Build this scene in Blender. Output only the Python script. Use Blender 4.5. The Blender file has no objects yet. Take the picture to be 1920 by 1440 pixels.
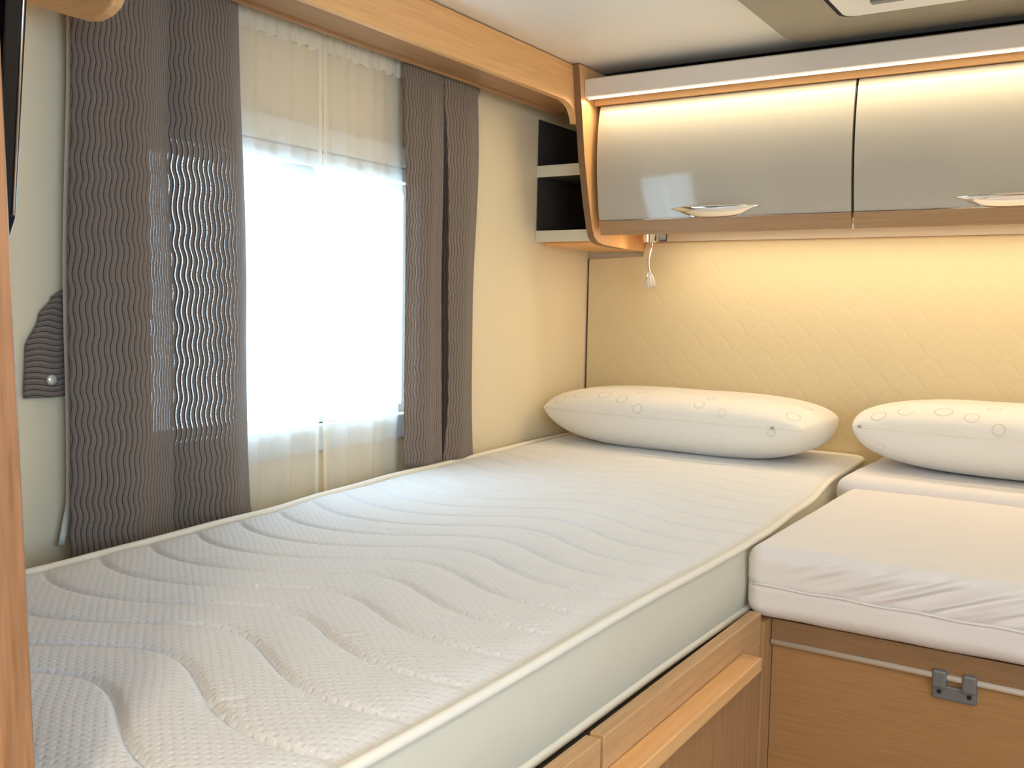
import bpy, bmesh, math, random
from mathutils import Vector, Matrix, noise
random.seed(4)
S = bpy.context.scene
COL = S.collection
PI = math.pi

# ------------------------------------------------------------------ camera
def cam_axes(yaw, p, r):
    cy, sy = math.cos(yaw), math.sin(yaw)
    f = Vector((-sy*math.cos(p), cy*math.cos(p), -math.sin(p)))
    rt = Vector((cy, sy, 0)); up = rt.cross(f)
    return math.cos(r)*rt+math.sin(r)*up, -math.sin(r)*rt+math.cos(r)*up, f
rt, up, fw = cam_axes(0.5724831, 0.08051727, 0.0197197)
cd = bpy.data.cameras.new('camera'); cam = bpy.data.objects.new('camera', cd); COL.objects.link(cam)
cd.sensor_width = 36; cd.lens = 36*1800/1920; cd.clip_start = .02
mw = Matrix.Identity(4)
for i in range(3):
    mw[i][0] = rt[i]; mw[i][1] = up[i]; mw[i][2] = -fw[i]
mw[0][3], mw[1][3], mw[2][3] = 1.40208, -2.6, 1.16863
cam.matrix_world = mw
S.camera = cam

# ------------------------------------------------------------------ world and light
w = bpy.data.worlds.new('sky'); S.world = w; w.use_nodes = True
bg = w.node_tree.nodes['Background']
bg.inputs[0].default_value = (.58, .81, 1, 1); bg.inputs[1].default_value = 7.0
def area(name, loc, rot, sx, sy, power, col, portal=False, spread=None):
    l = bpy.data.lights.new(name, 'AREA'); l.shape = 'RECTANGLE'; l.size = sx; l.size_y = sy
    l.energy = power; l.color = col
    if spread: l.spread = spread
    if portal: l.cycles.is_portal = True
    o = bpy.data.objects.new(name, l); o.location = loc; o.rotation_euler = rot; COL.objects.link(o); return o
area('window_portal', (-.045, -1.21, 1.18), (0, -PI/2, 0), .52, .72, 1, (1, 1, 1), True)
area('fill_window_portal', (2.345, -2.55, 1.225), (0, PI/2, 0), .76, 1.3, 1, (1, 1, 1), True)  # portal of the added opposite window, for fill daylight
pl = bpy.data.lights.new('fill_lamp_bulb', 'POINT'); pl.energy = 22; pl.color = (1, .84, .62); pl.shadow_soft_size = .09  # added fill light, brightens walls, valance and ceiling from out of view
po = bpy.data.objects.new('fill_lamp_bulb', pl); po.location = (1.45, -3.1, 1.52); COL.objects.link(po)
area('rail_led_light', (1.25, -.385, 1.698), (math.radians(-14), 0, 0), 2.1, .008, 3.2, (1, .82, .54))
area('under_cabinet_led_light', (1.25, -.16, 1.381), (0, 0, 0), 2.0, .012, 2.9, (1, .84, .58))
S.view_settings.view_transform = 'Standard'; S.view_settings.look = 'None'
S.view_settings.gamma = 1; S.view_settings.use_curve_mapping = False
S.view_settings.exposure = 0.35
S.cycles.max_bounces = 10; S.cycles.diffuse_bounces = 6; S.cycles.transparent_max_bounces = 12
S.cycles.sample_clamp_indirect = 6

# ------------------------------------------------------------------ materials
def mat(name, col=(.8, .8, .8), rough=.5, metal=0, spec=.5, coat=0, sheen=0, emit=None, es=0):
    m = bpy.data.materials.new(name); m.use_nodes = True
    b = m.node_tree.nodes['Principled BSDF']
    b.inputs['Base Color'].default_value = (*col, 1); b.inputs['Roughness'].default_value = rough
    b.inputs['Metallic'].default_value = metal; b.inputs['Specular IOR Level'].default_value = spec
    b.inputs['Coat Weight'].default_value = coat; b.inputs['Coat Roughness'].default_value = .05
    b.inputs['Sheen Weight'].default_value = sheen
    if emit: b.inputs['Emission Color'].default_value = (*emit, 1); b.inputs['Emission Strength'].default_value = es
    return m
class G:
    """small node graph helper"""
    def __init__(s, m): s.m = m; s.t = m.node_tree; s.b = s.t.nodes['Principled BSDF']
    def n(s, typ, **k):
        x = s.t.nodes.new(typ)
        for a, v in k.items(): setattr(x, a, v)
        return x
    def l(s, a, b): s.t.links.new(a, b)
    def math(s, op, a, b=None, c=None):
        x = s.n('ShaderNodeMath', operation=op)
        for i, v in enumerate((a, b, c)):
            if v is None: continue
            if isinstance(v, (int, float)): x.inputs[i].default_value = v
            else: s.l(v, x.inputs[i])
        return x.outputs[0]
    def coord(s, out='Object', scale=(1, 1, 1)):
        c = s.n('ShaderNodeTexCoord'); mp = s.n('ShaderNodeMapping'); mp.inputs['Scale'].default_value = scale
        s.l(c.outputs[out], mp.inputs[0]); return mp.outputs[0]
    def noise(s, vec, scale, detail=3, rough=.5):
        x = s.n('ShaderNodeTexNoise'); x.inputs['Scale'].default_value = scale; x.inputs['Detail'].default_value = detail
        x.inputs['Roughness'].default_value = rough; s.l(vec, x.inputs['Vector']); return x.outputs['Fac']
    def ramp(s, fac, stops):
        r = s.n('ShaderNodeValToRGB'); e = r.color_ramp.elements
        while len(e) < len(stops): e.new(.5)
        for i, (p, c) in enumerate(stops): e[i].position = p; e[i].color = (*c, 1)
        s.l(fac, r.inputs[0]); return r.outputs[0]
    def bump(s, h, strength=.3, dist=.002):
        x = s.n('ShaderNodeBump'); x.inputs['Strength'].default_value = strength; x.inputs['Distance'].default_value = dist
        s.l(h, x.inputs['Height']); s.l(x.outputs[0], s.b.inputs['Normal']); return x
def wood(name, a, b, axis, rough=.38, k=1):
    """fine straight-grained veneer, grain along the given axis"""
    m = mat(name, a, rough, spec=.4); g = G(m)
    sc = [70*k]*3; sc[axis] = 2.2*k**1.5
    v = g.coord('Object', sc); n1 = g.noise(v, 1.6, 5, .6)
    sc2 = [320, 320, 320]; sc2[axis] = 14
    n2 = g.noise(g.coord('Object', sc2), 1, 2)
    f = g.math('MULTIPLY_ADD', n2, .35, g.math('MULTIPLY', n1, .65))
    g.l(g.ramp(f, [(.33, b), (.62, a)]), g.b.inputs['Base Color'])
    g.bump(n2, .12, .0006)
    return m
WDS = wood('door_strip_veneer', (.44, .27, .14), (.36, .21, .10), 0)
BA, BB = (.86, .50, .22), (.74, .40, .16)
W_x = wood('beech_veneer_x', BA, BB, 0); W_y = wood('beech_veneer_y', BA, BB, 1); W_z = wood('beech_veneer_z', BA, BB, 2)
WE = wood('beech_edge', (.28, .155, .08), (.22, .115, .055), 2)
WEy = wood('beech_edge_y', (.40, .215, .10), (.30, .15, .065), 1)
WP = wood('reddish_post', (.40, .20, .095), (.24, .11, .045), 2)
WB = wood('base_veneer_x', (.42, .235, .10), (.35, .19, .078), 0, k=3)
WBD = wood('base_veneer_shaded', (.29, .17, .085), (.24, .135, .065), 0, k=3)  # darker copy of the base veneer, mattress overhang's shadow painted in
WBy = wood('base_veneer_y', (.62, .38, .19), (.48, .28, .13), 1)
WBz = wood('base_veneer_z', (.48, .28, .14), (.36, .19, .085), 2)
def plain(name, col, rough=.6, bs=250, st=.06, **k):
    m = mat(name, col, rough, **k); g = G(m); g.bump(g.noise(g.coord(), bs, 2), st, .0006); return m
WALL = plain('cream_wallpaper', (.82, .71, .50), .55)
CEIL = plain('ceiling_panel', (.84, .79, .70), .42, st=.01)
FLOOR = wood('floor_vinyl', (.30, .2, .12), (.22, .14, .08), 1)
TRIMC = plain('cream_trim', (.80, .72, .55), .4)
GREYRAIL = mat('satin_rail', (.74, .67, .59), .22, spec=.6)
DARKGAP = plain('gap_shade', (.012, .010, .009), .9)  # near-black colour that paints shade into open gaps
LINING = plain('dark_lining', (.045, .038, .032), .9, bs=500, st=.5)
SHELFEDGE = mat('cream_shelf_edge', (.70, .66, .54), .35)
SEAL = mat('dark_seam', (.06, .03, .02), .7)
DOOR = mat('gloss_beige_door', (.52, .48, .40), .07, spec=.6, coat=0)
CHROME = mat('chrome', (.85, .85, .86), .08, metal=1)
ROD = mat('brushed_rail', (.80, .77, .72), .3, metal=.25)
STEEL = mat('satin_aluminium', (.78, .76, .73), .25, metal=1)
BLACK = mat('black_gloss', (.006, .006, .008), .2)
BLACKM = mat('black_plastic', (.01, .01, .01), .5)
CLIP = mat('grey_plastic', (.16, .16, .165), .4)
FRAMEP = mat('window_plastic', (.66, .68, .70), .35)
HATCH = plain('grey_brown_surround', (.30, .26, .18), .45, bs=900, st=.15)
WHITEP = mat('white_plastic', (.82, .80, .74), .35)
LEDM = mat('led_diffuser', (1, .95, .85), .5, emit=(1, .86, .62), es=3)
BUTTON = mat('pearl_button', (.75, .72, .65), .2, metal=.5)
CLEAR = mat('clear_acrylic', (.9, .93, .95), .08, spec=.8); CLEAR.node_tree.nodes['Principled BSDF'].inputs['Transmission Weight'].default_value = .75
ZIP = mat('zip_metal', (.45, .43, .40), .35, metal=.8)

def glass():
    m = bpy.data.materials.new('window_glass'); m.use_nodes = True; t = m.node_tree; t.nodes.clear()
    o = t.nodes.new('ShaderNodeOutputMaterial'); mx = t.nodes.new('ShaderNodeMixShader')
    tr = t.nodes.new('ShaderNodeBsdfTransparent'); gl = t.nodes.new('ShaderNodeBsdfGlossy')
    tr.inputs[0].default_value = (.93, .96, 1, 1); gl.inputs['Roughness'].default_value = .02
    fr = t.nodes.new('ShaderNodeFresnel'); fr.inputs[0].default_value = 1.45
    t.nodes.remove(fr); mx.inputs[0].default_value = .05; t.links.new(tr.outputs[0], mx.inputs[1]); t.links.new(gl.outputs[0], mx.inputs[2])
    t.links.new(mx.outputs[0], o.inputs[0]); return m
GLASS = glass()
def sheer(name, alpha, col=(.92, .88, .78)):
    """thin voile: part open weave, part translucent thread"""
    m = bpy.data.materials.new(name); m.use_nodes = True; t = m.node_tree; t.nodes.clear()
    N = t.nodes.new; L = t.links.new
    o = N('ShaderNodeOutputMaterial'); mx = N('ShaderNodeMixShader'); tr = N('ShaderNodeBsdfTransparent')
    tl = N('ShaderNodeBsdfTranslucent'); df = N('ShaderNodeBsdfDiffuse'); m2 = N('ShaderNodeMixShader')
    tl.inputs[0].default_value = (*col, 1); df.inputs[0].default_value = (*col, 1); m2.inputs[0].default_value = .55
    L(tl.outputs[0], m2.inputs[1]); L(df.outputs[0], m2.inputs[2]); mx.inputs[0].default_value = alpha
    L(tr.outputs[0], mx.inputs[1]); L(m2.outputs[0], mx.inputs[2]); L(mx.outputs[0], o.inputs[0]); return m
SHEER = sheer('voile', .60, (.96, .93, .85)); SHEERH = sheer('voile_doubled', .88, (.95, .92, .82))

def curtain_mat(name, rot=False):
    """taupe fabric with fine dark wavy ribs; the light rib beside each dark one is thin enough to let daylight through"""
    m = mat(name, (.13, .105, .09), .85, spec=.25, sheen=.25); g = G(m)
    c = g.n('ShaderNodeTexCoord'); sp = g.n('ShaderNodeSeparateXYZ'); g.l(c.outputs['UV'], sp.inputs[0])
    U, V = (sp.outputs[1], sp.outputs[0]) if rot else (sp.outputs[0], sp.outputs[1])
    nv = g.noise(g.coord('UV', (5, 9, 9)), 1.0, 1)
    ph = g.math('MULTIPLY_ADD', nv, 5.0, g.math('MULTIPLY', V, 2*PI/.058))
    off = g.math('MULTIPLY', g.math('SINE', ph), .0021)
    u = g.math('ADD', U, off)
    u = g.math('MULTIPLY_ADD', nv, .006, u)
    fr = g.math('FRACT', g.math('DIVIDE', u, .0087))
    tri = g.math('ABSOLUTE', g.math('SUBTRACT', fr, .5))        # 0 at rib centre .. .5
    dark = g.math('SMOOTHSTEP', tri, 0, 0) if False else None
    r = g.n('ShaderNodeMapRange', interpolation_type='SMOOTHSTEP'); r.inputs[1].default_value = .02; r.inputs[2].default_value = .14
    g.l(tri, r.inputs[0])
    grain = g.noise(g.coord('UV', (1400, 500, 1)), 1, 2)
    base = g.ramp(grain, [(.3, (.17, .135, .112)), (.7, (.27, .215, .18))])
    mx = g.n('ShaderNodeMix', data_type='RGBA'); g.l(r.outputs[0], mx.inputs[0])
    mx.inputs[6].default_value = (.035, .027, .025, 1); g.l(base, mx.inputs[7])
    g.l(mx.outputs[2], g.b.inputs['Base Color'])
    g.bump(r.outputs[0], .5, .0012)
    # thin thread line
    q = g.math('ABSOLUTE', g.math('SUBTRACT', fr, .80))
    open_ = g.math('MULTIPLY', g.math('LESS_THAN', q, .085), g.math('MULTIPLY', g.math('GREATER_THAN', grain, .44), .55))
    t = g.n('ShaderNodeBsdfTransparent'); ms = g.n('ShaderNodeMixShader')
    g.l(open_, ms.inputs[0]); g.l(g.b.outputs[0], ms.inputs[1]); g.l(t.outputs[0], ms.inputs[2])
    g.l(ms.outputs[0], g.t.nodes['Material Output'].inputs[0])
    return m
CURT = curtain_mat('wavy_rib_curtain'); CURTR = curtain_mat('wavy_rib_band', True)
HEM = plain('white_lining', (.72, .70, .64), .8)

def knit(name, col, per=.0120, st=.65):
    m = mat(name, col, .85, spec=.2, sheen=.3); g = G(m)
    c = g.n('ShaderNodeTexCoord'); sp = g.n('ShaderNodeSeparateXYZ'); g.l(c.outputs['Object'], sp.inputs[0])
    wob = g.math('MULTIPLY', g.noise(g.coord(), 6, 1), .02)
    a = g.math('SINE', g.math('MULTIPLY', g.math('ADD', sp.outputs[0], wob), 2*PI/(per*1.25)))
    b = g.math('SINE', g.math('MULTIPLY', sp.outputs[1], 2*PI/(per*.95)))
    h = g.math('MULTIPLY', a, b)
    h = g.math('MULTIPLY', g.math('MAXIMUM', g.math('SUBTRACT', h, .1), 0), -1.1)
    h = g.math('MULTIPLY_ADD', g.noise(g.coord(), 900, 1), .5, h)
    g.bump(h, st, .0012); return m
KNIT = knit('knit_mattress_top', (.78, .775, .765))
SIDE = plain('mattress_border', (.66, .63, .52), .85, bs=500, st=.3)
PIPE = plain('mattress_piping', (.84, .80, .70), .8, bs=600, st=.2)
SHEET = mat('cotton_cover', (.80, .755, .73), .75, sheen=.2); _g = G(SHEET)
_h = _g.math('ADD', _g.noise(_g.coord('Object', (1, 1, 1)), 700, 2), _g.math('MULTIPLY', _g.noise(_g.coord('Object', (1, 1, 1)), 9, 3), 3)); _g.bump(_h, .25, .0015)
def pillow_mat():
    m = mat('jacquard_pillow', (.86, .83, .77), .8, sheen=.3); g = G(m)
    v = g.n('ShaderNodeTexVoronoi'); v.inputs['Scale'].default_value = 17; g.l(g.coord(), v.inputs['Vector'])
    rnd = g.n('ShaderNodeSeparateXYZ'); g.l(v.outputs['Color'], rnd.inputs[0])
    rad = g.math('MULTIPLY_ADD', rnd.outputs[1], .22, .14)
    ring = g.math('ABSOLUTE', g.math('SUBTRACT', v.outputs['Distance'], rad))
    rr = g.n('ShaderNodeMapRange'); rr.inputs[1].default_value = .0; rr.inputs[2].default_value = .045; rr.inputs[3].default_value = -1; rr.inputs[4].default_value = 0
    g.l(ring, rr.inputs[0])
    h = g.math('MULTIPLY', rr.outputs[0], g.math('GREATER_THAN', rnd.outputs[0], .5))
    h = g.math('MULTIPLY_ADD', g.noise(g.coord(), 800, 2), .35, h)
    g.bump(h, .75, .003); return m
PILL = pillow_mat()
def quilt_mat():
    """cream leather-look headboard stitched in overlapping scallops"""
    m = mat('quilted_headboard', (.70, .59, .37), .6, spec=.35); g = G(m)
    c = g.n('ShaderNodeTexCoord'); sp = g.n('ShaderNodeSeparateXYZ'); g.l(c.outputs['Object'], sp.inputs[0])
    P, H = .085, .042
    def arc(dx, dz):
        fx = g.math('SUBTRACT', g.math('FRACT', g.math('DIVIDE', g.math('ADD', sp.outputs[0], dx), P)), .5)
        fz = g.math('FRACT', g.math('DIVIDE', g.math('ADD', sp.outputs[2], dz), H*2))
        # scallop curve: z = .1 + .8*cos(pi*x)
        curve = g.math('MULTIPLY_ADD', g.math('COSINE', g.math('MULTIPLY', fx, PI)), .55, .05)
        d = g.math('ABSOLUTE', g.math('SUBTRACT', fz, curve))
        r = g.n('ShaderNodeMapRange', interpolation_type='SMOOTHSTEP'); r.inputs[1].default_value = 0; r.inputs[2].default_value = .16
        g.l(d, r.inputs[0]); return r.outputs[0]
    h = g.math('MINIMUM', arc(0, 0), arc(P/2, H))
    h = g.math('MULTIPLY_ADD', g.noise(g.coord(), 300, 2), .08, h)
    g.bump(h, .16, .003); return m
QUILT = quilt_mat()

# ------------------------------------------------------------------ mesh helpers
def link(name, me, m, parent=None, smooth=False):
    o = bpy.data.objects.new(name, me); COL.objects.link(o)
    for mm in (m if isinstance(m, (list, tuple)) else [m]): me.materials.append(mm)
    if parent is not None: o.parent = parent; o.matrix_parent_inverse = parent.matrix_basis.inverted()
    if smooth:
        for p in me.polygons: p.use_smooth = True
    return o
def from_bm(name, bm, m, parent=None, smooth=False):
    bmesh.ops.recalc_face_normals(bm, faces=bm.faces)
    me = bpy.data.meshes.new(name); bm.to_mesh(me); bm.free(); return link(name, me, m, parent, smooth)
def tag(o, label=None, cat=None, group=None, kind=None):
    if label: o['label'] = label
    if cat: o['category'] = cat
    if group: o['group'] = group
    if kind: o['kind'] = kind
    return o
def root(name, loc, label, cat, group=None):
    o = bpy.data.objects.new(name, None); COL.objects.link(o); o.location = loc; o.empty_display_size = .05
    return tag(o, label, cat, group)
def bx(bm, x0, x1, y0, y1, z0, z1, bev=0):
    r = bmesh.ops.create_cube(bm, size=1)
    for v in r['verts']:
        v.co = Vector(((x0+x1)/2+v.co.x*(x1-x0), (y0+y1)/2+v.co.y*(y1-y0), (z0+z1)/2+v.co.z*(z1-z0)))
    if bev:
        es = list({e for v in r['verts'] for e in v.link_edges})
        bmesh.ops.bevel(bm, geom=es, offset=bev, segments=2, affect='EDGES', profile=.5)
    return bm
def box(name, x0, x1, y0, y1, z0, z1, m, parent=None, bev=.001):
    return from_bm(name, bx(bmesh.new(), x0, x1, y0, y1, z0, z1, bev), m, parent)
def prism(name, poly, axis, a, b, m, parent=None, bev=.0015, smooth=False):
    """extrude a closed 2-D outline along an axis (0: outline is y,z; 1: x,z; 2: x,y)"""
    bm = bmesh.new()
    def P(p, t): return Vector((t, p[0], p[1])) if axis == 0 else Vector((p[0], t, p[1])) if axis == 1 else Vector((p[0], p[1], t))
    v0 = [bm.verts.new(P(p, a)) for p in poly]; v1 = [bm.verts.new(P(p, b)) for p in poly]
    f0 = bm.faces.new(v0); f1 = bm.faces.new(list(reversed(v1))); n = len(poly)
    for i in range(n): bm.faces.new([v0[i], v0[(i+1) % n], v1[(i+1) % n], v1[i]])
    if bev: bmesh.ops.bevel(bm, geom=list(set(f0.edges) | set(f1.edges)), offset=bev, segments=1, affect='EDGES')
    return from_bm(name, bm, m, parent, smooth)
def tube(name, pts, rad, m, parent=None, seg=12, cyclic=False):
    """swept round section; rad may be a list"""
    bm = bmesh.new(); n = len(pts); rings = []
    pts = [Vector(p) for p in pts]
    for i, p in enumerate(pts):
        if cyclic: d = pts[(i+1) % n]-pts[i-1]
        else: d = pts[min(i+1, n-1)]-pts[max(i-1, 0)]
        d.normalize(); a = Vector((0, 0, 1)) if abs(d.z) < .9 else Vector((1, 0, 0))
        u = d.cross(a).normalized(); v = d.cross(u); r = rad[i] if isinstance(rad, (list, tuple)) else rad
        rings.append([bm.verts.new(p+r*(math.cos(2*PI*k/seg)*u+math.sin(2*PI*k/seg)*v)) for k in range(seg)])
    for i in range(n if cyclic else n-1):
        A, B = rings[i], rings[(i+1) % n]
        for k in range(seg): bm.faces.new([A[k], A[(k+1) % seg], B[(k+1) % seg], B[k]])
    if not cyclic: bm.faces.new(rings[0]); bm.faces.new(rings[-1])
    return from_bm(name, bm, m, parent, True)
def spline(ctrl, n):
    """Catmull-Rom through control points"""
    out = []; c = [ctrl[0]]+list(ctrl)+[ctrl[-1]]; k = len(ctrl)-1
    for i in range(n):
        t = i/(n-1)*k; j = min(int(t), k-1); f = t-j; p = c[j:j+4]
        out.append(tuple(.5*(2*p[1][d]+(-p[0][d]+p[2][d])*f+(2*p[0][d]-5*p[1][d]+4*p[2][d]-p[3][d])*f*f+(-p[0][d]+3*p[1][d]-3*p[2][d]+p[3][d])*f**3) for d in range(len(ctrl[0]))))
    return out
def interp(tab, x):
    if x <= tab[0][0]: return tab[0][1]
    for (a, b), (c, d) in zip(tab, tab[1:]):
        if x <= c:
            t = (x-a)/(c-a); t = t*t*(3-2*t); return b+(d-b)*t
    return tab[-1][1]
def cloth(name, fn, nu, nv, m, parent=None, thick=.0012, su=1, sv=1):
    """hanging cloth: fn(u,v) -> point; uv map in metres of cloth"""
    vs = [fn(i/nu, j/nv) for j in range(nv+1) for i in range(nu+1)]
    fs = [(j*(nu+1)+i, j*(nu+1)+i+1, (j+1)*(nu+1)+i+1, (j+1)*(nu+1)+i) for j in range(nv) for i in range(nu)]
    me = bpy.data.meshes.new(name); me.from_pydata(vs, [], fs); uv = me.uv_layers.new(name='UVMap')
    arc = [0]
    j0 = nv//2
    for i in range(nu): arc.append(arc[-1]+(Vector(vs[j0*(nu+1)+i+1])-Vector(vs[j0*(nu+1)+i])).length)
    for lp in me.loops:
        k = lp.vertex_index; uv.data[lp.index].uv = (arc[k % (nu+1)]*su, vs[k][2]*sv)
    o = link(name, me, m, parent, True)
    if thick:
        s = o.modifiers.new('thickness', 'SOLIDIFY'); s.thickness = thick; s.offset = 0
    return o

# ------------------------------------------------------------------ room shell
CZ = 1.785
def st(o): return tag(o, kind='structure')
RW = 2.35; BK = -4.3
st(box('floor', -.05, RW+.05, BK-.05, .05, -.04, 0, FLOOR, bev=0))
st(box('ceiling', -.05, RW+.05, BK-.05, -.30, CZ, CZ+.04, CEIL, bev=0))
st(box('wall_back', -.05, RW+.05, 0, .05, 0, CZ+.04, WALL, bev=0))
st(box('wall_front', -.05, RW+.05, BK-.05, BK, 0, CZ, WALL, bev=0))
def wall_with_hole(name, x0, x1, y0, y1, wy0, wy1, wz0, wz1):
    bm = bmesh.new()
    bx(bm, x0, x1, y0, wy0, 0, CZ); bx(bm, x0, x1, wy1, y1, 0, CZ)
    bx(bm, x0, x1, wy0, wy1, 0, wz0); bx(bm, x0, x1, wy0, wy1, wz1, CZ)
    return st(from_bm(name, bm, WALL))
WY0, WY1, WZ0, WZ1 = -1.57, -.85, .92, 1.44
wall_with_hole('wall_left', -.05, 0, BK, 0, WY0, WY1, WZ0, WZ1)
wall_with_hole('wall_right', RW, RW+.05, BK, 0, -3.2, -1.9, .85, 1.60)  # opening for the added fill window
st(box('ceiling_slot', -.05, RW+.05, -.30, .0, CZ+.03, CZ+.07, DARKGAP, bev=0)).name = 'slot_shade'  # near-black sheet painting the shade in the slot over the rail

def window(name, x, sgn, y0, y1, z0, z1, fw_=.055):
    w_ = bpy.data.objects.new(name, None); COL.objects.link(w_); w_.location = (x, (y0+y1)/2, z0); tag(w_, kind='structure')
    bm = bmesh.new(); a, b = x, x+sgn*.014
    xa, xb = min(a, b), max(a, b)
    bx(bm, xa, xb, y0-.03, y1+.03, z1, z1+.03, .003); bx(bm, xa, xb, y0-.03, y1+.03, z0-fw_, z0, .003)
    bx(bm, xa, xb, y0-.03, y0, z0, z1, .003); bx(bm, xa, xb, y1, y1+.03, z0, z1, .003)
    from_bm('window_frame', bm, FRAMEP, w_)
    bm = bmesh.new(); c = x-sgn*.028
    for (ya, yb, za, zb) in ((y0, y1, z1-.018, z1), (y0, y1, z0, z0+.018), (y0, y0+.018, z0+.018, z1-.018), (y1-.018, y1, z0+.018, z1-.018)):
        bx(bm, c-.008, c+.008, ya, yb, za, zb, .002)
    from_bm('window_sash', bm, FRAMEP, w_)
    box('window_pane', c-.002, c+.002, y0+.015, y1-.015, z0+.015, z1-.015, GLASS, w_, 0)
    return w_
w1 = window('window_1', 0, 1, WY0, WY1, WZ0, WZ1)
box('window_latch', -.018, .0, -1.17, -1.10, WZ0+.002, WZ0+.02, FRAMEP, w1, .002)
box('window_latch', -.018, .0, -1.24, -1.17, WZ1-.020, WZ1-.002, CLIP, w1, .002)
window('fill_window', RW, -1, -3.2, -1.9, .85, 1.60)  # unseen opposite window, added to let in fill daylight

# blind box over the window, seen through the voile
bb = root('blind_box', (.015, -1.21, 1.47), 'cream roller blind box above the window behind the voile', 'blind')
box('housing',   .0005, .016, -1.60, -.82, 1.472, 1.52, WHITEP, bb, .006)

# ------------------------------------------------------------------ valance over the window
val = root('window_valance', (.17, -1.1, 1.69), 'long light wood valance running over the window under the ceiling', 'valance')
Y0V, Y1V = -1.80, -.425
prism('front_board', [(Y0V+.018, 1.782), (Y0V+.018, 1.689), (-.475, 1.689), (-.445, 1.685), (-.428, 1.677), (-.417, 1.662), (-.410, 1.64), (-.38, 1.64), (-.38, 1.782)], 0, .152, .170, W_y, val, .0015)
box('underside_board', .072, .152, Y0V+.018, -.33, 1.689, 1.703, WEy, val, .0008)
box('curtain_rail', .062, .073, Y0V+.02, -.30, 1.683, 1.704, WEy, val, .002)
# rounded end plate at the foot end
ep = [(.001, 1.78), (.001, 1.600), (.04, 1.588), (.122, 1.563), (.177, 1.546), (.205, 1.5425), (.229, 1.546), (.246, 1.554), (.257, 1.568), (.261, 1.587), (.261, 1.78)]
prism('end_plate', ep, 1, -1.80, -1.782, W_x, val, .002)

# ------------------------------------------------------------------ overhead cabinet on the back wall
cab = root('overhead_cabinet', (1.2, -.15, 1.36), 'overhead cabinet with two glossy beige doors above the quilted headboard', 'cabinet')
XE = 2.30
prof = [(-.004, CZ-.003), (-.433, CZ-.003), (-.430, 1.762), (-.412, 1.66), (-.392, 1.55), (-.362, 1.44), (-.340, 1.376), (-.328, 1.357), (-.305, 1.344), (-.27, 1.339), (-.15, 1.337), (-.004, 1.336)]
prism('side_panel', prof, 0, .171, .189, W_z, cab, .0005)
# brown edge banding along the front of the side panel
e_pts = prof[1:-1]
bm = bmesh.new(); prev = None
for i, (y, z) in enumerate(e_pts):
    a = Vector(e_pts[max(i-1, 0)]); b = Vector(e_pts[min(i+1, len(e_pts)-1)]); t = (b-a).normalized(); nrm = Vector((t.y, -t.x))
    if nrm.x > 0 and i < 8: nrm = -nrm
    if i >= 8 and nrm.y > 0: nrm = -nrm
    q = Vector((y, z))+nrm*.0012; k = Vector((y, z))-nrm*.0006
    cur = [bm.verts.new((.1705, k.x, k.y)), bm.verts.new((.1705, q.x, q.y)), bm.verts.new((.1885, q.x, q.y)), bm.verts.new((.1885, k.x, k.y))]
    if prev:
        for s in range(4): bm.faces.new([prev[s], prev[(s+1) % 4], cur[(s+1) % 4], cur[s]])
    else: bm.faces.new(cur)
    prev = cur
bm.faces.new(prev)
from_bm('edge_banding', bm, WE, cab)
box('bottom_board', .190, XE, -.30, -.003, 1.388, 1.400, W_x, cab)
box('back_board', .190, XE, -.010, -.003, 1.401, 1.735, LINING, cab, 0)
box('cove_board', .190, XE, -.352, -.340, 1.692, 1.735, W_x, cab)
box('top_board', .190, XE, -.352, -.011, 1.736, 1.745, DARKGAP, cab)  # near-black top, shade of the slot put into its colour
rail = prism('light_rail', [(-.352, 1.746), (-.398, 1.752), (-.404, 1.748), (-.404, 1.706), (-.400, 1.702), (-.380, 1.702), (-.378, 1.706), (-.378, 1.742), (-.352, 1.742)], 0, .190, XE, GREYRAIL, cab, .0005)
box('led_strip', .20, XE-.01, -.402, -.3975, 1.6985, 1.7015, LEDM, cab, .0005)
dprof = [(-.330, 1.690), (-.346, 1.688), (-.3555, 1.65), (-.360, 1.60), (-.360, 1.55), (-.356, 1.50), (-.347, 1.44), (-.338, 1.398)]
dprof = spline(dprof, 30)
dpoly = dprof+[(y+.016, z) for y, z in reversed(dprof[4:])]
spoly = [(-.3385, 1.396), (-.3225, 1.396), (-.3125, 1.361), (-.3285, 1.361)]
def handle(x, parent):
    """chrome boat-shaped grip under which fingers reach"""
    n, r = 28, 8; bm = bmesh.new(); rows = []
    L = .115
    for i in range(n+1):
        t = -1+2*i/n; c = max(0, 1-abs(t)**3.0)
        row = []
        for k in range(r+1):
            a = k/r
            h = .004+.022*c
            zz = 1.422-(h)*a-.002*(1-c)
            yy = -.341-.001-.022*c*math.sin(PI*(1-a)*.55) - .002
            yy += (zz-1.40)*-.15
            row.append(bm.verts.new((x+L*t*(1-.17*a), yy, zz)))
        rows.append(row)
    for i in range(n):
        for k in range(r): bm.faces.new([rows[i][k], rows[i+1][k], rows[i+1][k+1], rows[i][k+1]])
    o = from_bm('handle', bm, CHROME, parent, True)
    s = o.modifiers.new('thickness', 'SOLIDIFY'); s.thickness = .0018
    d = box('grip_recess', x-.05, x+.05, -.346, -.342, 1.4165, 1.4215, BLACKM, o, .001)
    return o
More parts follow.
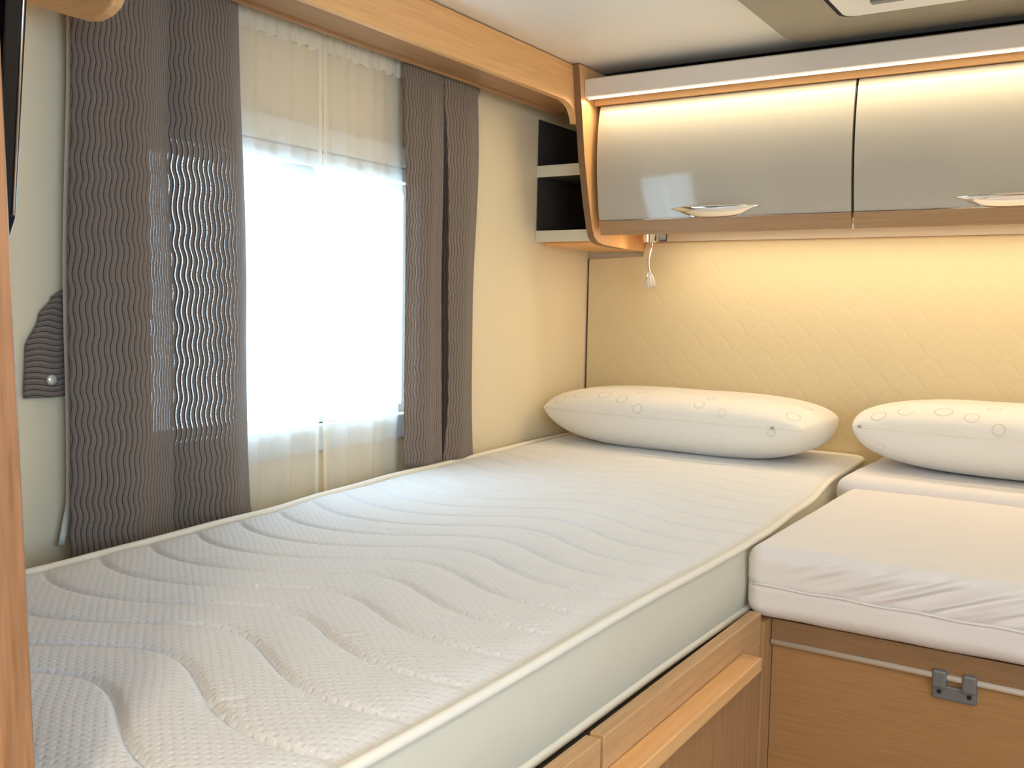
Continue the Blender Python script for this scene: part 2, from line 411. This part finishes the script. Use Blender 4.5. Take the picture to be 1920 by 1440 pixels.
for i, (a, b) in enumerate(((.207, .849), (.855, 1.500), (1.506, 2.15))):
    d = prism('door', dpoly, 0, a, b, DOOR, cab, 0, True)
    d.data.set_sharp_from_angle(angle=.4)
    prism('door_edge_strip', spoly, 0, a, b, WDS, d, .0005)['label'] = 'brown wood strip along the bottom of the door'
    box('chrome_line', a, b, -.3405, -.3375, 1.3955, 1.3985, CHROME, d, .0004)
    handle((a+b)/2, d)
box('door_clip', .8498, .8542, -.328, -.32, 1.360, 1.372, WHITEP, cab, .0005)
st(box('trim_2', .190, XE, -.012, -.001, 1.363, 1.3875, TRIMC, bev=.002))

# LED profile under the cabinet
led = root('under_cabinet_lamp', (1.25, -.16, 1.36), 'slim warm light strip under the overhead cabinet near the wall', 'lamp')
box('profile', .22, 2.28, -.172, -.148, 1.3835, 1.3875, STEEL, led, .0005)
box('diffuser', .225, 2.275, -.169, -.151, 1.382, 1.3836, LEDM, led, .0005)

# ------------------------------------------------------------------ open corner shelf left of the cabinet
cs = root('corner_shelf', (.085, -.16, 1.345), 'open corner shelf with two cream edged boards and dark inside', 'shelf')
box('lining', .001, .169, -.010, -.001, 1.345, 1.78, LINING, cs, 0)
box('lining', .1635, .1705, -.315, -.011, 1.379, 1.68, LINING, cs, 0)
box('lining', .0005, .004, -.317, -.011, 1.379, 1.68, LINING, cs, 0)  # dark sheet over the bare wall, painting the niche's shade
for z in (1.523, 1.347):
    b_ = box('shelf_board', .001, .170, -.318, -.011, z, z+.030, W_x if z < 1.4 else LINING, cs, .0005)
    box('front_edge', .001, .170, -.3225, -.318, z, z+.031, SHELFEDGE, b_, .001)
box('underside_strip', .02, .170, -.300, -.012, 1.337, 1.3465, W_x, cs, .001)

# ------------------------------------------------------------------ headboard
hb = root('headboard', (1.1, -.015, 1.0), 'quilted cream padded headboard panel across the back wall', 'headboard')
poly = [(.006, .70), (2.3, .70), (2.3, 1.362), (.190, 1.362), (.190, 1.318), (.006, 1.318)]
prism('padded_panel', poly, 1, -.020, -.001, QUILT, hb, .004)
box('dark_edge', .0005, .0055, -.012, -.001, .70, 1.318, SEAL, hb, 0)

# ------------------------------------------------------------------ reading lamp
rl = root('reading_lamp', (.262, -.13, 1.355), 'small chrome gooseneck reading lamp with clear head under the cabinet', 'lamp')
bm = bmesh.new(); bmesh.ops.create_cone(bm, cap_ends=True, segments=32, radius1=.019, radius2=.022, depth=.033, matrix=Matrix.Translation((.258, -.13, 1.3705)))
from_bm('base', bm, CHROME, rl, False)
box('switch', .285, .308, -.136, -.124, 1.356, 1.3875, BLACKM, rl, .003)
neck = spline([(.263, -.13, 1.352), (.2625, -.131, 1.335), (.258, -.133, 1.31), (.258, -.135, 1.29), (.2625, -.137, 1.272)], 40)
tube('neck', neck, [.0036+.0007*(i % 2) for i in range(40)], CHROME, rl, 10)
bm = bmesh.new()
mt = Matrix.Translation((.2645, -.138, 1.251)) @ Matrix.Rotation(math.radians(-8), 4, 'Y')
bmesh.ops.create_cone(bm, cap_ends=True, segments=8, radius1=.0205, radius2=.005, depth=.042, matrix=mt)
hd = from_bm('lamp_head', bm, CLEAR, rl)
for k in range(6):
    a = k*PI/3
    tube('rib', [(.2625+.0035*math.cos(a), -.138+.0035*math.sin(a), 1.273), (.2675+.0195*math.cos(a), -.138+.0195*math.sin(a), 1.231)], .0013, CHROME, hd, 6)

# ------------------------------------------------------------------ roof hatch surround
hs = root('roof_hatch', (1.15, -.9, 1.78), 'grey brown roof hatch surround with white inner panel on the ceiling', 'hatch')
def rrect(x0, x1, y0, y1, r, n=8):
    out = []
    for cx, cy, a0 in ((x1-r, y1-r, 0), (x0+r, y1-r, PI/2), (x0+r, y0+r, PI), (x1-r, y0+r, 1.5*PI)):
        out += [(cx+r*math.cos(a0+PI/2*k/n), cy+r*math.sin(a0+PI/2*k/n)) for k in range(n+1)]
    return out
prism('surround', rrect(.715, 1.72, -1.35, -.385, .055), 2, CZ-.012, CZ-.0005, HATCH, hs, .005)
prism('shadow_gap', rrect(.860, 1.575, -1.21, -.538, .03), 2, CZ-.0135, CZ-.010, DARKGAP, hs, 0)
prism('inner_panel', rrect(.872, 1.563, -1.20, -.552, .022), 2, CZ-.017, CZ-.012, WHITEP, hs, .001)
box('latch', .94, 1.0, -.645, -.625, CZ-.022, CZ-.0165, CLIP, hs, .001)

# ------------------------------------------------------------------ curtains
def left_curtain(u, v):
    z = 1.705-(1.705-.760)*v + .004*math.sin(u*5)*v
    y = -1.725-.020*v+u*(.325+.043*v)
    f = u/.53 if u < .53 else (u-.53)/.47
    bulge = math.sin(PI*f)**.8 if 0 < f < 1 else 0
    x = .040+(.018+.016*min(1, v*4)+.006*math.sin(v*3))*bulge+.002*math.sin(u*23+v*2)+.002*noise.noise(Vector((u*6, v*5, 2)))
    y += .003*math.sin(v*9+u*4)
    return (min(max(x, .037), .0595+.03*min(1, v*6)), y, z)
lc = cloth('curtain', left_curtain, 120, 90, CURT, thick=.0005)
tag(lc, 'wide taupe wavy striped curtain hanging left of the window', 'curtain', 'window curtains')
def lining_strip(u, v):
    z = 1.705-(1.705-.785)*v
    return (.020+.004*math.sin(u*2), -1.719-.018*v+.008*u+.003*math.sin(v*9)-(.012*max(0, v-.93)/.07), z)
cloth('lining', lining_strip, 6, 60, HEM, lc, .003)['label'] = 'white lining edge'
def right_curtain(u, v):
    z = 1.705-(1.705-.803)*v
    hd_ = max(0, 1-v/.045)                       # gathered header
    uu = u
    yl, yr = -.958+.012*min(1, v*3), -.682+.022*hd_+.012*math.sin(v*6.0)+.03*max(0, v-.55)
    y = yl+(yr-yl)*uu
    # one deep pleat: a slot that opens into a fold running behind the right half
    g = max(0, min(1, (v-.08)/.40))*(1-.9*max(0, (v-.85)/.15)); g = g*(1.5-.5*g)
    top = min(1, v*7); y0 = yl+(.50-.02*math.sin(v*5))*(yr-yl)
    P = [(0, yl, .050), (.42, y0, .052), (.47, y0+.004*g, .052-.030*g), (.56, y0+.055*g, .052-.032*g), (.62, y0+.060*g, .052-.012*g), (.70, y0+.026*g, .054), (1, yr, .050)]
    for (a, ya, xa), (b, yb, xb) in zip(P, P[1:]):
        if u <= b:
            t = (u-a)/(b-a); y = ya+(yb-ya)*t; x = xa+(xb-xa)*t
            if a == 0 or b == 1: x += top*.012*math.sin(PI*t)
            break
    x += .0016*math.sin(u*30+v*2)*top
    return (max(x, .018), y+.003*math.sin(v*11)*u, z)
rc = cloth('curtain', right_curtain, 240, 80, CURT, thick=.0005)
tag(rc, 'narrow taupe wavy striped curtain with a deep pleat, right of the window', 'curtain', 'window curtains')

def voile(name, y0t, y1t, y0b, y1b, seed, label, lift):
    def f(u, v):
        z = 1.702-(1.702-(.766+lift(u)))*v
        y = (y0t+(y1t-y0t)*u)*(1-v)+(y0b+(y1b-y0b)*u)*v
        x = .025+.005*math.sin(u*19+seed+v*.6)*(.5+.5*v)+.003*math.sin(u*37+seed*2)+.002*math.sin(v*7+u*5)
        return (min(max(x, .0175), .033), y, z)
    o = cloth(name, f, 90, 60, SHEER, thick=0)
    tag(o, label, 'curtain', 'sheer curtains in the window')
    def h(u, v):
        y = y0t+(y1t-y0t)*u
        x = .0285+.0035*math.sin(u*60+seed)+.002*math.sin(u*113)
        return (x, y, 1.703-.042*v+.003*math.sin(u*47))
    cloth('header_tape', h, 120, 6, SHEERH, o, .0)['label'] = 'whiter gathered heading'
    def e(u, v):   # doubled edge hem
        y = (y1t*(1-v)+y1b*v)-.010+.010*u if seed < 2 else (y0t*(1-v)+y0b*v)+.010*u
        p = f(1 if seed < 2 else 0, v); return (p[0]+.0015, y, p[2]+.001)
    cloth('side_hem', e, 2, 50, SHEERH, o, .0)
    return o
voile('sheer_curtain', -1.46, -1.183, -1.44, -1.193, 1, 'left white sheer panel, between the wide taupe curtain and the gap', lambda u: .012*max(0, math.sin(u*PI*1.5+.4)))
voile('sheer_curtain', -1.178, -.925, -1.168, -.925, 3, 'right white sheer panel, beside the narrow taupe curtain', lambda u: .022*max(0, math.sin((u-.35)*PI*1.2)) if u > .35 else 0)

# tie-back band on the wall behind the left curtain
tb = root('curtain_tieback', (.01, -1.76, 1.02), 'dark striped curtain tieback band with snap button on the wall', 'tieback')
def band(u, v):
    z = 1.016+.165*v; wdt = interp([(0, .078), (.45, .074), (.75, .052), (.93, .030), (1, .012)], v)
    return (.006+.010*math.sin(PI*u)*(1-.4*v), -1.712-wdt*(1-u), z)
cloth('band', band, 16, 30, CURTR, tb, .003)
bm = bmesh.new(); bmesh.ops.create_uvsphere(bm, u_segments=20, v_segments=12, radius=.0085, matrix=Matrix.Translation((.018, -1.752, 1.043)) @ Matrix.Diagonal((.5, 1, 1, 1)))
from_bm('snap_button', bm, BUTTON, tb, True)

# ------------------------------------------------------------------ left single mattress
ZT, ZBm = .800, .684
def lx(y): return interp([(-2.2, .178), (-1.88, .166), (-1.71, .154), (-1.46, .134), (-1.22, .096), (-.96, .072), (-.6, .045), (-.15, .022), (-.03, .022)], y)
def rx(y): return interp([(-2.2, .897), (-1.5, .899), (-1.05, .905), (-.78, .889), (-.36, .854), (-.03, .842)], y)
YF, YB = -2.195, -.030
ml = root('mattress', (.5, -1.1, ZBm), 'long white knit mattress quilted in flowing waves, under the window', 'mattress')
nu, nv = 250, 880; vs = []
strokes = []
for (px_, py_) in ((.66, -1.83), (.70, -2.03), (.875, -1.80), (.55, -1.60), (.80, -1.55), (.30, -1.72), (.60, -1.30), (.40, -1.42), (.75, -1.18), (.36, -1.10)):
    for (a_, l_) in ((-.15, .045), (.25, .05), (.7, .04)):
        for q in range(9):
            t_ = q/8*l_; strokes.append((px_+t_*math.cos(a_-.5+t_*9), py_+t_*math.sin(a_-.5+t_*9)))
cells = {}
for p_ in strokes: cells.setdefault((int(p_[0]/.02), int(p_[1]/.02)), []).append(p_)
for j in range(nv+1):
    y = YF+(YB-YF)*j/nv
    for i in range(nu+1):
        u = i/nu; a, b = lx(y), rx(y); x = a+(b-a)*u
        # rounded foot corners
        ph = 2*PI*(x-.575)/.51
        wv = .046*math.cos(ph+.25*math.sin(ph)) + .012*noise.noise(Vector((x*3, y*2.3, 0)))
        k = (y-wv-(x-.5)*.06)/.088
        d = abs(k-round(k))*.088
        depth = .0060*(1-.62*max(0, min(1, (y+1.3)/.9)))
        hgt = -depth*math.exp(-(d/.0042)**2)+.85*depth*math.sqrt(max(0, 1-(1-d/.044)**2))
        gx, gy = int(x/.02), int(y/.02)   # sparse leaf-shaped quilting marks
        best = 1
        for ax in (-1, 0, 1):
            for ay in (-1, 0, 1):
                for p_ in cells.get((gx+ax, gy+ay), ()):
                    best = min(best, (x-p_[0])**2+(y-p_[1])**2)
        hgt -= .0022*math.exp(-best/.0035**2)
        edge = min(x-a, b-x, y-YF, YB-y)
        e = max(0, min(1, edge/.035)); e2 = min(1, edge/.06); hgt = hgt*e2*e2*(3-2*e2)-.008*(1-e)**2
        hgt += .0012*noise.noise(Vector((x*5, y*5, 7)))
        vs.append((x, y, ZT+hgt))
fs = [(j*(nu+1)+i, j*(nu+1)+i+1, (j+1)*(nu+1)+i+1, (j+1)*(nu+1)+i) for j in range(nv) for i in range(nu)]
me = bpy.data.meshes.new('quilted_top'); me.from_pydata(vs, [], fs); link('quilted_top', me, KNIT, ml, True)
# outline loop
def outline(inset=0, n=90):
    pts = []
    ys = [YF+(YB-YF)*k/n for k in range(n+1)]
    pts += [(rx(y)-inset, y) for y in ys]
    for k in range(1, 20): t = k/20; pts.append((rx(YB)+(lx(YB)-rx(YB))*t, YB))
    pts += [(lx(y)+inset, y) for y in reversed(ys)]
    for k in range(1, 20): t = k/20; pts.append((lx(YF)+(rx(YF)-lx(YF))*t, YF))
    # soften corners
    for _ in range(3):
        m_ = len(pts); pts = [((pts[q-1][0]+2*pts[q][0]+pts[(q+1) % m_][0])/4, (pts[q-1][1]+2*pts[q][1]+pts[(q+1) % m_][1])/4) for q in range(m_)]
    return pts
ol = outline()
cxm, cym = .5, -1.1
bm = bmesh.new(); rings = []
for k in range(9):
    t = k/8; z = ZT-.006+(ZBm+.004-(ZT-.006))*t
    bul = .006*math.sin(PI*t)-.002
    r = []
    for (x, y) in ol:
        sx = 1 if x > cxm else -1
        r.append(bm.verts.new((x+sx*(bul+.0015*noise.noise(Vector((x*4, y*9, z*14)))), y, z)))
    rings.append(r)
m_ = len(ol)
for A, B in zip(rings, rings[1:]):
    for q in range(m_): bm.faces.new([A[q], A[(q+1) % m_], B[(q+1) % m_], B[q]])
bm.faces.new(rings[-1])
from_bm('border', bm, SIDE, ml, True)
tube('piping', [(x, y, ZT-.003+.001*math.sin(y*11)) for x, y in ol], .0062, PIPE, ml, 10, True)
tube('piping', [(x, y, ZBm+.006) for x, y in ol], .0055, PIPE, ml, 10, True)

# ------------------------------------------------------------------ right mattress: front section and head section
def soft_block(name, x0, x1, y0, y1, z0, z1, r, m, parent, nx, ny, nz, disp=None):
    """rounded box shell built as a dense grid so that creases can be modelled"""
    bm = bmesh.new(); cache = {}
    c = Vector(((x0+x1)/2, (y0+y1)/2, (z0+z1)/2)); h = Vector(((x1-x0)/2, (y1-y0)/2, (z1-z0)/2))
    def V(i, j, k):
        key = (i, j, k)
        if key in cache: return cache[key]
        def s(a, n, hh):
            t = -1+2*a/n
            # concentrate rows near the edges
            return hh*(t*.6+.4*math.sin(t*PI/2)) if abs(t) < 1 else hh*t
        p = Vector((s(i, nx, h.x), s(j, ny, h.y), s(k, nz, h.z)))
        q = Vector([max(-(h[d]-r), min(h[d]-r, p[d])) for d in range(3)])
        e = p-q
        if e.length > 1e-9: p = q+e.normalized()*r*min(1, max(abs(e[d])/r for d in range(3)))
        p = p+c
        nrm = (p-c-q); nrm = nrm.normalized() if nrm.length > 1e-6 else Vector((0, 0, 1))
        if disp: p = p+nrm*disp(p, nrm)
        cache[key] = bm.verts.new(p); return cache[key]
    for i in range(nx):
        for j in range(ny):
            for k in (0, nz): bm.faces.new([V(i, j, k), V(i+1, j, k), V(i+1, j+1, k), V(i, j+1, k)])
    for i in range(nx):
        for k in range(nz):
            for j in (0, ny): bm.faces.new([V(i, j, k), V(i+1, j, k), V(i+1, j, k+1), V(i, j, k+1)])
    for j in range(ny):
        for k in range(nz):
            for i in (0, nx): bm.faces.new([V(i, j, k), V(i, j+1, k), V(i, j+1, k+1), V(i, j, k+1)])
    return from_bm(name, bm, m, parent, True)
mr = root('mattress', (1.4, -.82, .684), 'white mattress in wrinkled fitted cover on the wooden box, nearest the camera on the right', 'mattress')
def wr(p, n):
    d = .0015*noise.noise(Vector((p.x*5, p.y*5, p.z*6)))+.001*noise.noise(Vector((p.x*17, p.y*17, p.z*17)))
    if n.y < -.2:     # gathered folds fanning down from the top edge of the front
        f = (p.z-.735)/.065; X = p.x-(.16*f)
        env = max(0, min(1, f*2.2))*max(0, min(1, (1.06-f)*3))*max(0, 1-abs(p.x-1.20)/.23)
        d += env*.0075*(math.sin(X*95+2*noise.noise(Vector((X*9, p.z*9, 0))))+.5*math.sin(X*171))
        d += -.003*math.exp(-((p.z-.742)/.004)**2)
        d += .0015*noise.noise(Vector((p.x*9, 0, p.z*30)))
    if n.z > .6: # diagonal drag line across the top
        s = (p.x-1.15)-(p.y+1.0)*.9
        d += .0016*math.exp(-(s/.03)**2)
    return d
soft_block('fitted_cover', .911, 1.86, -1.150, -.512, .688, .803, .026, SHEET, mr, 240, 60, 44, wr)
tube('seam_piping', [(.913+.012*(1-math.cos(t)) if False else .925+.93*i/60, -1.1525, .744-.006*i/60+.001*math.sin(i*.9)) for i, t in enumerate([0]*61)], .0020, SHEET, mr, 8)
mh = root('mattress', (1.4, -.26, .684), 'short white head mattress under the right hand pillow', 'mattress')
def wr2(p, n): return .003*noise.noise(Vector((p.x*4, p.y*7, p.z*9)))+.0012*noise.noise(Vector((p.x*16, p.y*16, p.z*16)))
soft_block('fitted_cover', .882, 1.86, -.502, -.026, .688, .818, .030, SHEET, mh, 120, 50, 20, wr2)

# ------------------------------------------------------------------ pillows
def pillow(loc, a, b, h, rot, label, z0=0, tilt=0, seed=0, zipx=.86):
    r_ = root('pillow', loc, label, 'pillow', 'white pillows')
    nu_, nv_ = 110, 70; bm = bmesh.new()
    def sp(t): s = math.sin(t*PI/2); return s
    def P(i, j, s):
        U = sp(-1+2*i/nu_); V = sp(-1+2*j/nv_)
        ex = max(0, 1-abs(U)**3.6); ey = max(0, 1-abs(V)**3.2)
        t = h*(ex**.42)*(ey**.42)
        x = a*U*(1-.055*V*V); y = b*V*(1-.13*abs(U)**3)
        z = s*t*(.74 if s > 0 else 1.18)
        z += .002*noise.noise(Vector((U*3+seed, V*3, s)))*ex*ey
        return Vector((x, y, z))
    top = [[bm.verts.new(P(i, j, 1)) for i in range(nu_+1)] for j in range(nv_+1)]
    bot = [[top[j][i] if i in (0, nu_) or j in (0, nv_) else bm.verts.new(P(i, j, -1)) for i in range(nu_+1)] for j in range(nv_+1)]
    for g_ in (top, bot):
        for j in range(nv_):
            for i in range(nu_): bm.faces.new([g_[j][i], g_[j][i+1], g_[j+1][i+1], g_[j+1][i]])
    # flatten where it rests
    for v in bm.verts: v.co.z = max(v.co.z, -h*1.10)
    o = from_bm('pillow_cover', bm, PILL, r_, True); o.parent = r_; o.matrix_parent_inverse = Matrix.Identity(4)
    pts = [tuple(P(i, 0, 1)+Vector((0, -.0012, 0))) for i in range(3, nu_-2)]
    s_ = tube('seam', pts, .0016, PIPE, None, 6); s_.parent = r_
    k = int(nu_*zipx); c = P(k, 0, 1)
    z_ = from_bm('zip_pull', bx(bmesh.new(), c.x-.004, c.x+.004, c.y-.0065, c.y-.002, c.z-.002, c.z+.004, .001), ZIP, None); z_.parent = r_
    r_.rotation_euler = (tilt, 0, rot)
    return r_
pillow((.418, -.215, .895), .380, .165, .083, math.radians(-2), 'white memory foam pillow on the left bed against the headboard', zipx=.80)
pillow((1.25, -.235, .914), .385, .165, .083, math.radians(-2), 'white memory foam pillow on the right bed, cut off by the frame', seed=5, zipx=.10)

# ------------------------------------------------------------------ bed bases
lb = root('bed_base', (.47, -1.1, 0), 'wooden drawer base under the left mattress with ledge handles', 'bed base')
box('platform', .006, .918, -2.20, -.03, .640, .682, LINING, lb)
box('side_carcass', .880, .918, -2.20, -1.09, .002, .638, LINING, lb)
def drawer(y0, y1, ly0, ly1):
    d = box('drawer', .922, .941, y0, y1, .38, .700, WBy, lb, .0015)
    box('ledge_handle', .9415, .972, ly0, ly1, .640, .6605, W_y, d, .0015)
    box('lower_panel', .9415, .945, y0+.012, y1-.012, .385, .610, WBz, d, .001)
drawer(-1.682, -1.152, -1.672, -1.238)
drawer(-2.198, -1.690, -2.190, -1.700)
box('plinth', .900, .930, -2.20, -1.09, .002, .375, WBz, lb)
box('corner_stile', .922, .946, -1.150, -1.098, .002, .684, WBz, lb, .0015)
rb = root('bed_base', (1.4, -.6, 0), 'plain wooden front box under the right mattress with metal rail', 'bed base')
box('top_rail', .947, 2.30, -1.118, -1.090, .650, .683, WBD, rb, .0015)
box('front_panel', .947, 2.30, -1.108, -1.092, .002, .6495, WB, rb, .0005)
box('platform', .930, 2.30, -1.089, -.03, .655, .683, LINING, rb)
box('carcass', .930, .944, -1.089, -.03, .002, .654, LINING, rb)
tube('metal_rail', [(.948, -1.1165, .6455), (2.29, -1.1165, .6455)], .0052, ROD, rb, 12)
ck = bmesh.new()
bx(ck, 1.186, 1.246, -1.1145, -1.1085, .610, .632, .003)
for x in (1.186, 1.226):
    bx(ck, x, x+.020, -1.1255, -1.1085, .629, .6565, .004)
cl = from_bm('rail_clip', ck, CLIP, rb)
for x in (1.196, 1.236):
    bm = bmesh.new(); bmesh.ops.create_cone(bm, cap_ends=True, segments=14, radius1=.0032, radius2=.0032, depth=.002, matrix=Matrix.Translation((x, -1.1152, .622)) @ Matrix.Rotation(PI/2, 4, 'X'))
    from_bm('screw', bm, BLACKM, cl)

# ------------------------------------------------------------------ partition post and dark panel at the left edge
pp = root('partition', (.6, -2.24, 0), 'reddish wooden partition post at the left edge, foot of the bed', 'partition')
def lean(z): return .8452-.046*z
pe = [(.7585+.0, 0.002), (lean(0), .002), (lean(CZ), CZ-.003), (lean(CZ)-.040, CZ-.003), (lean(0)-.040, .002)]
prism('post', pe[1:], 1, -2.275, -2.2505, WP, pp, .002)
prism('panel', [(.02, .002), (lean(0)-.0405, .002), (lean(CZ)-.0405, CZ-.003), (.02, CZ-.003)], 1, -2.270, -2.254, WP, pp, .001)
dp = root('dark_panel', (.6, -2.2, 1.2), 'narrow black glossy panel with silver edge beside the wooden post', 'panel')
prism('screen', [(.45, 1.213), (.700, 1.213), (.7085, 1.226), (.7310, 1.405), (.7350, 1.55), (.45, 1.55)], 1, -2.215, -2.200, BLACK, dp, .001)
tube('silver_edge', [(.7095, -2.203, 1.228), (.7318, -2.203, 1.405), (.7358, -2.203, 1.548)], .0010, STEEL, dp, 8)
box('wall_bracket', .50, .60, -2.253, -2.2155, 1.35, 1.45, BLACKM, dp, .001)

# unseen pendant fitting, added behind the camera to carry the fill bulb
cl_ = root('fill_lamp', (1.45, -3.1, CZ), 'round pendant fill lamp, added out of view behind the camera', 'lamp')
tube('stem', [(1.45, -3.1, CZ-.001), (1.45, -3.1, 1.63)], .006, CHROME, cl_)
bm = bmesh.new(); bmesh.ops.create_cone(bm, cap_ends=True, segments=32, radius1=.05, radius2=.02, depth=.012, matrix=Matrix.Translation((1.45, -3.1, 1.624)))
from_bm('cap', bm, CHROME, cl_)
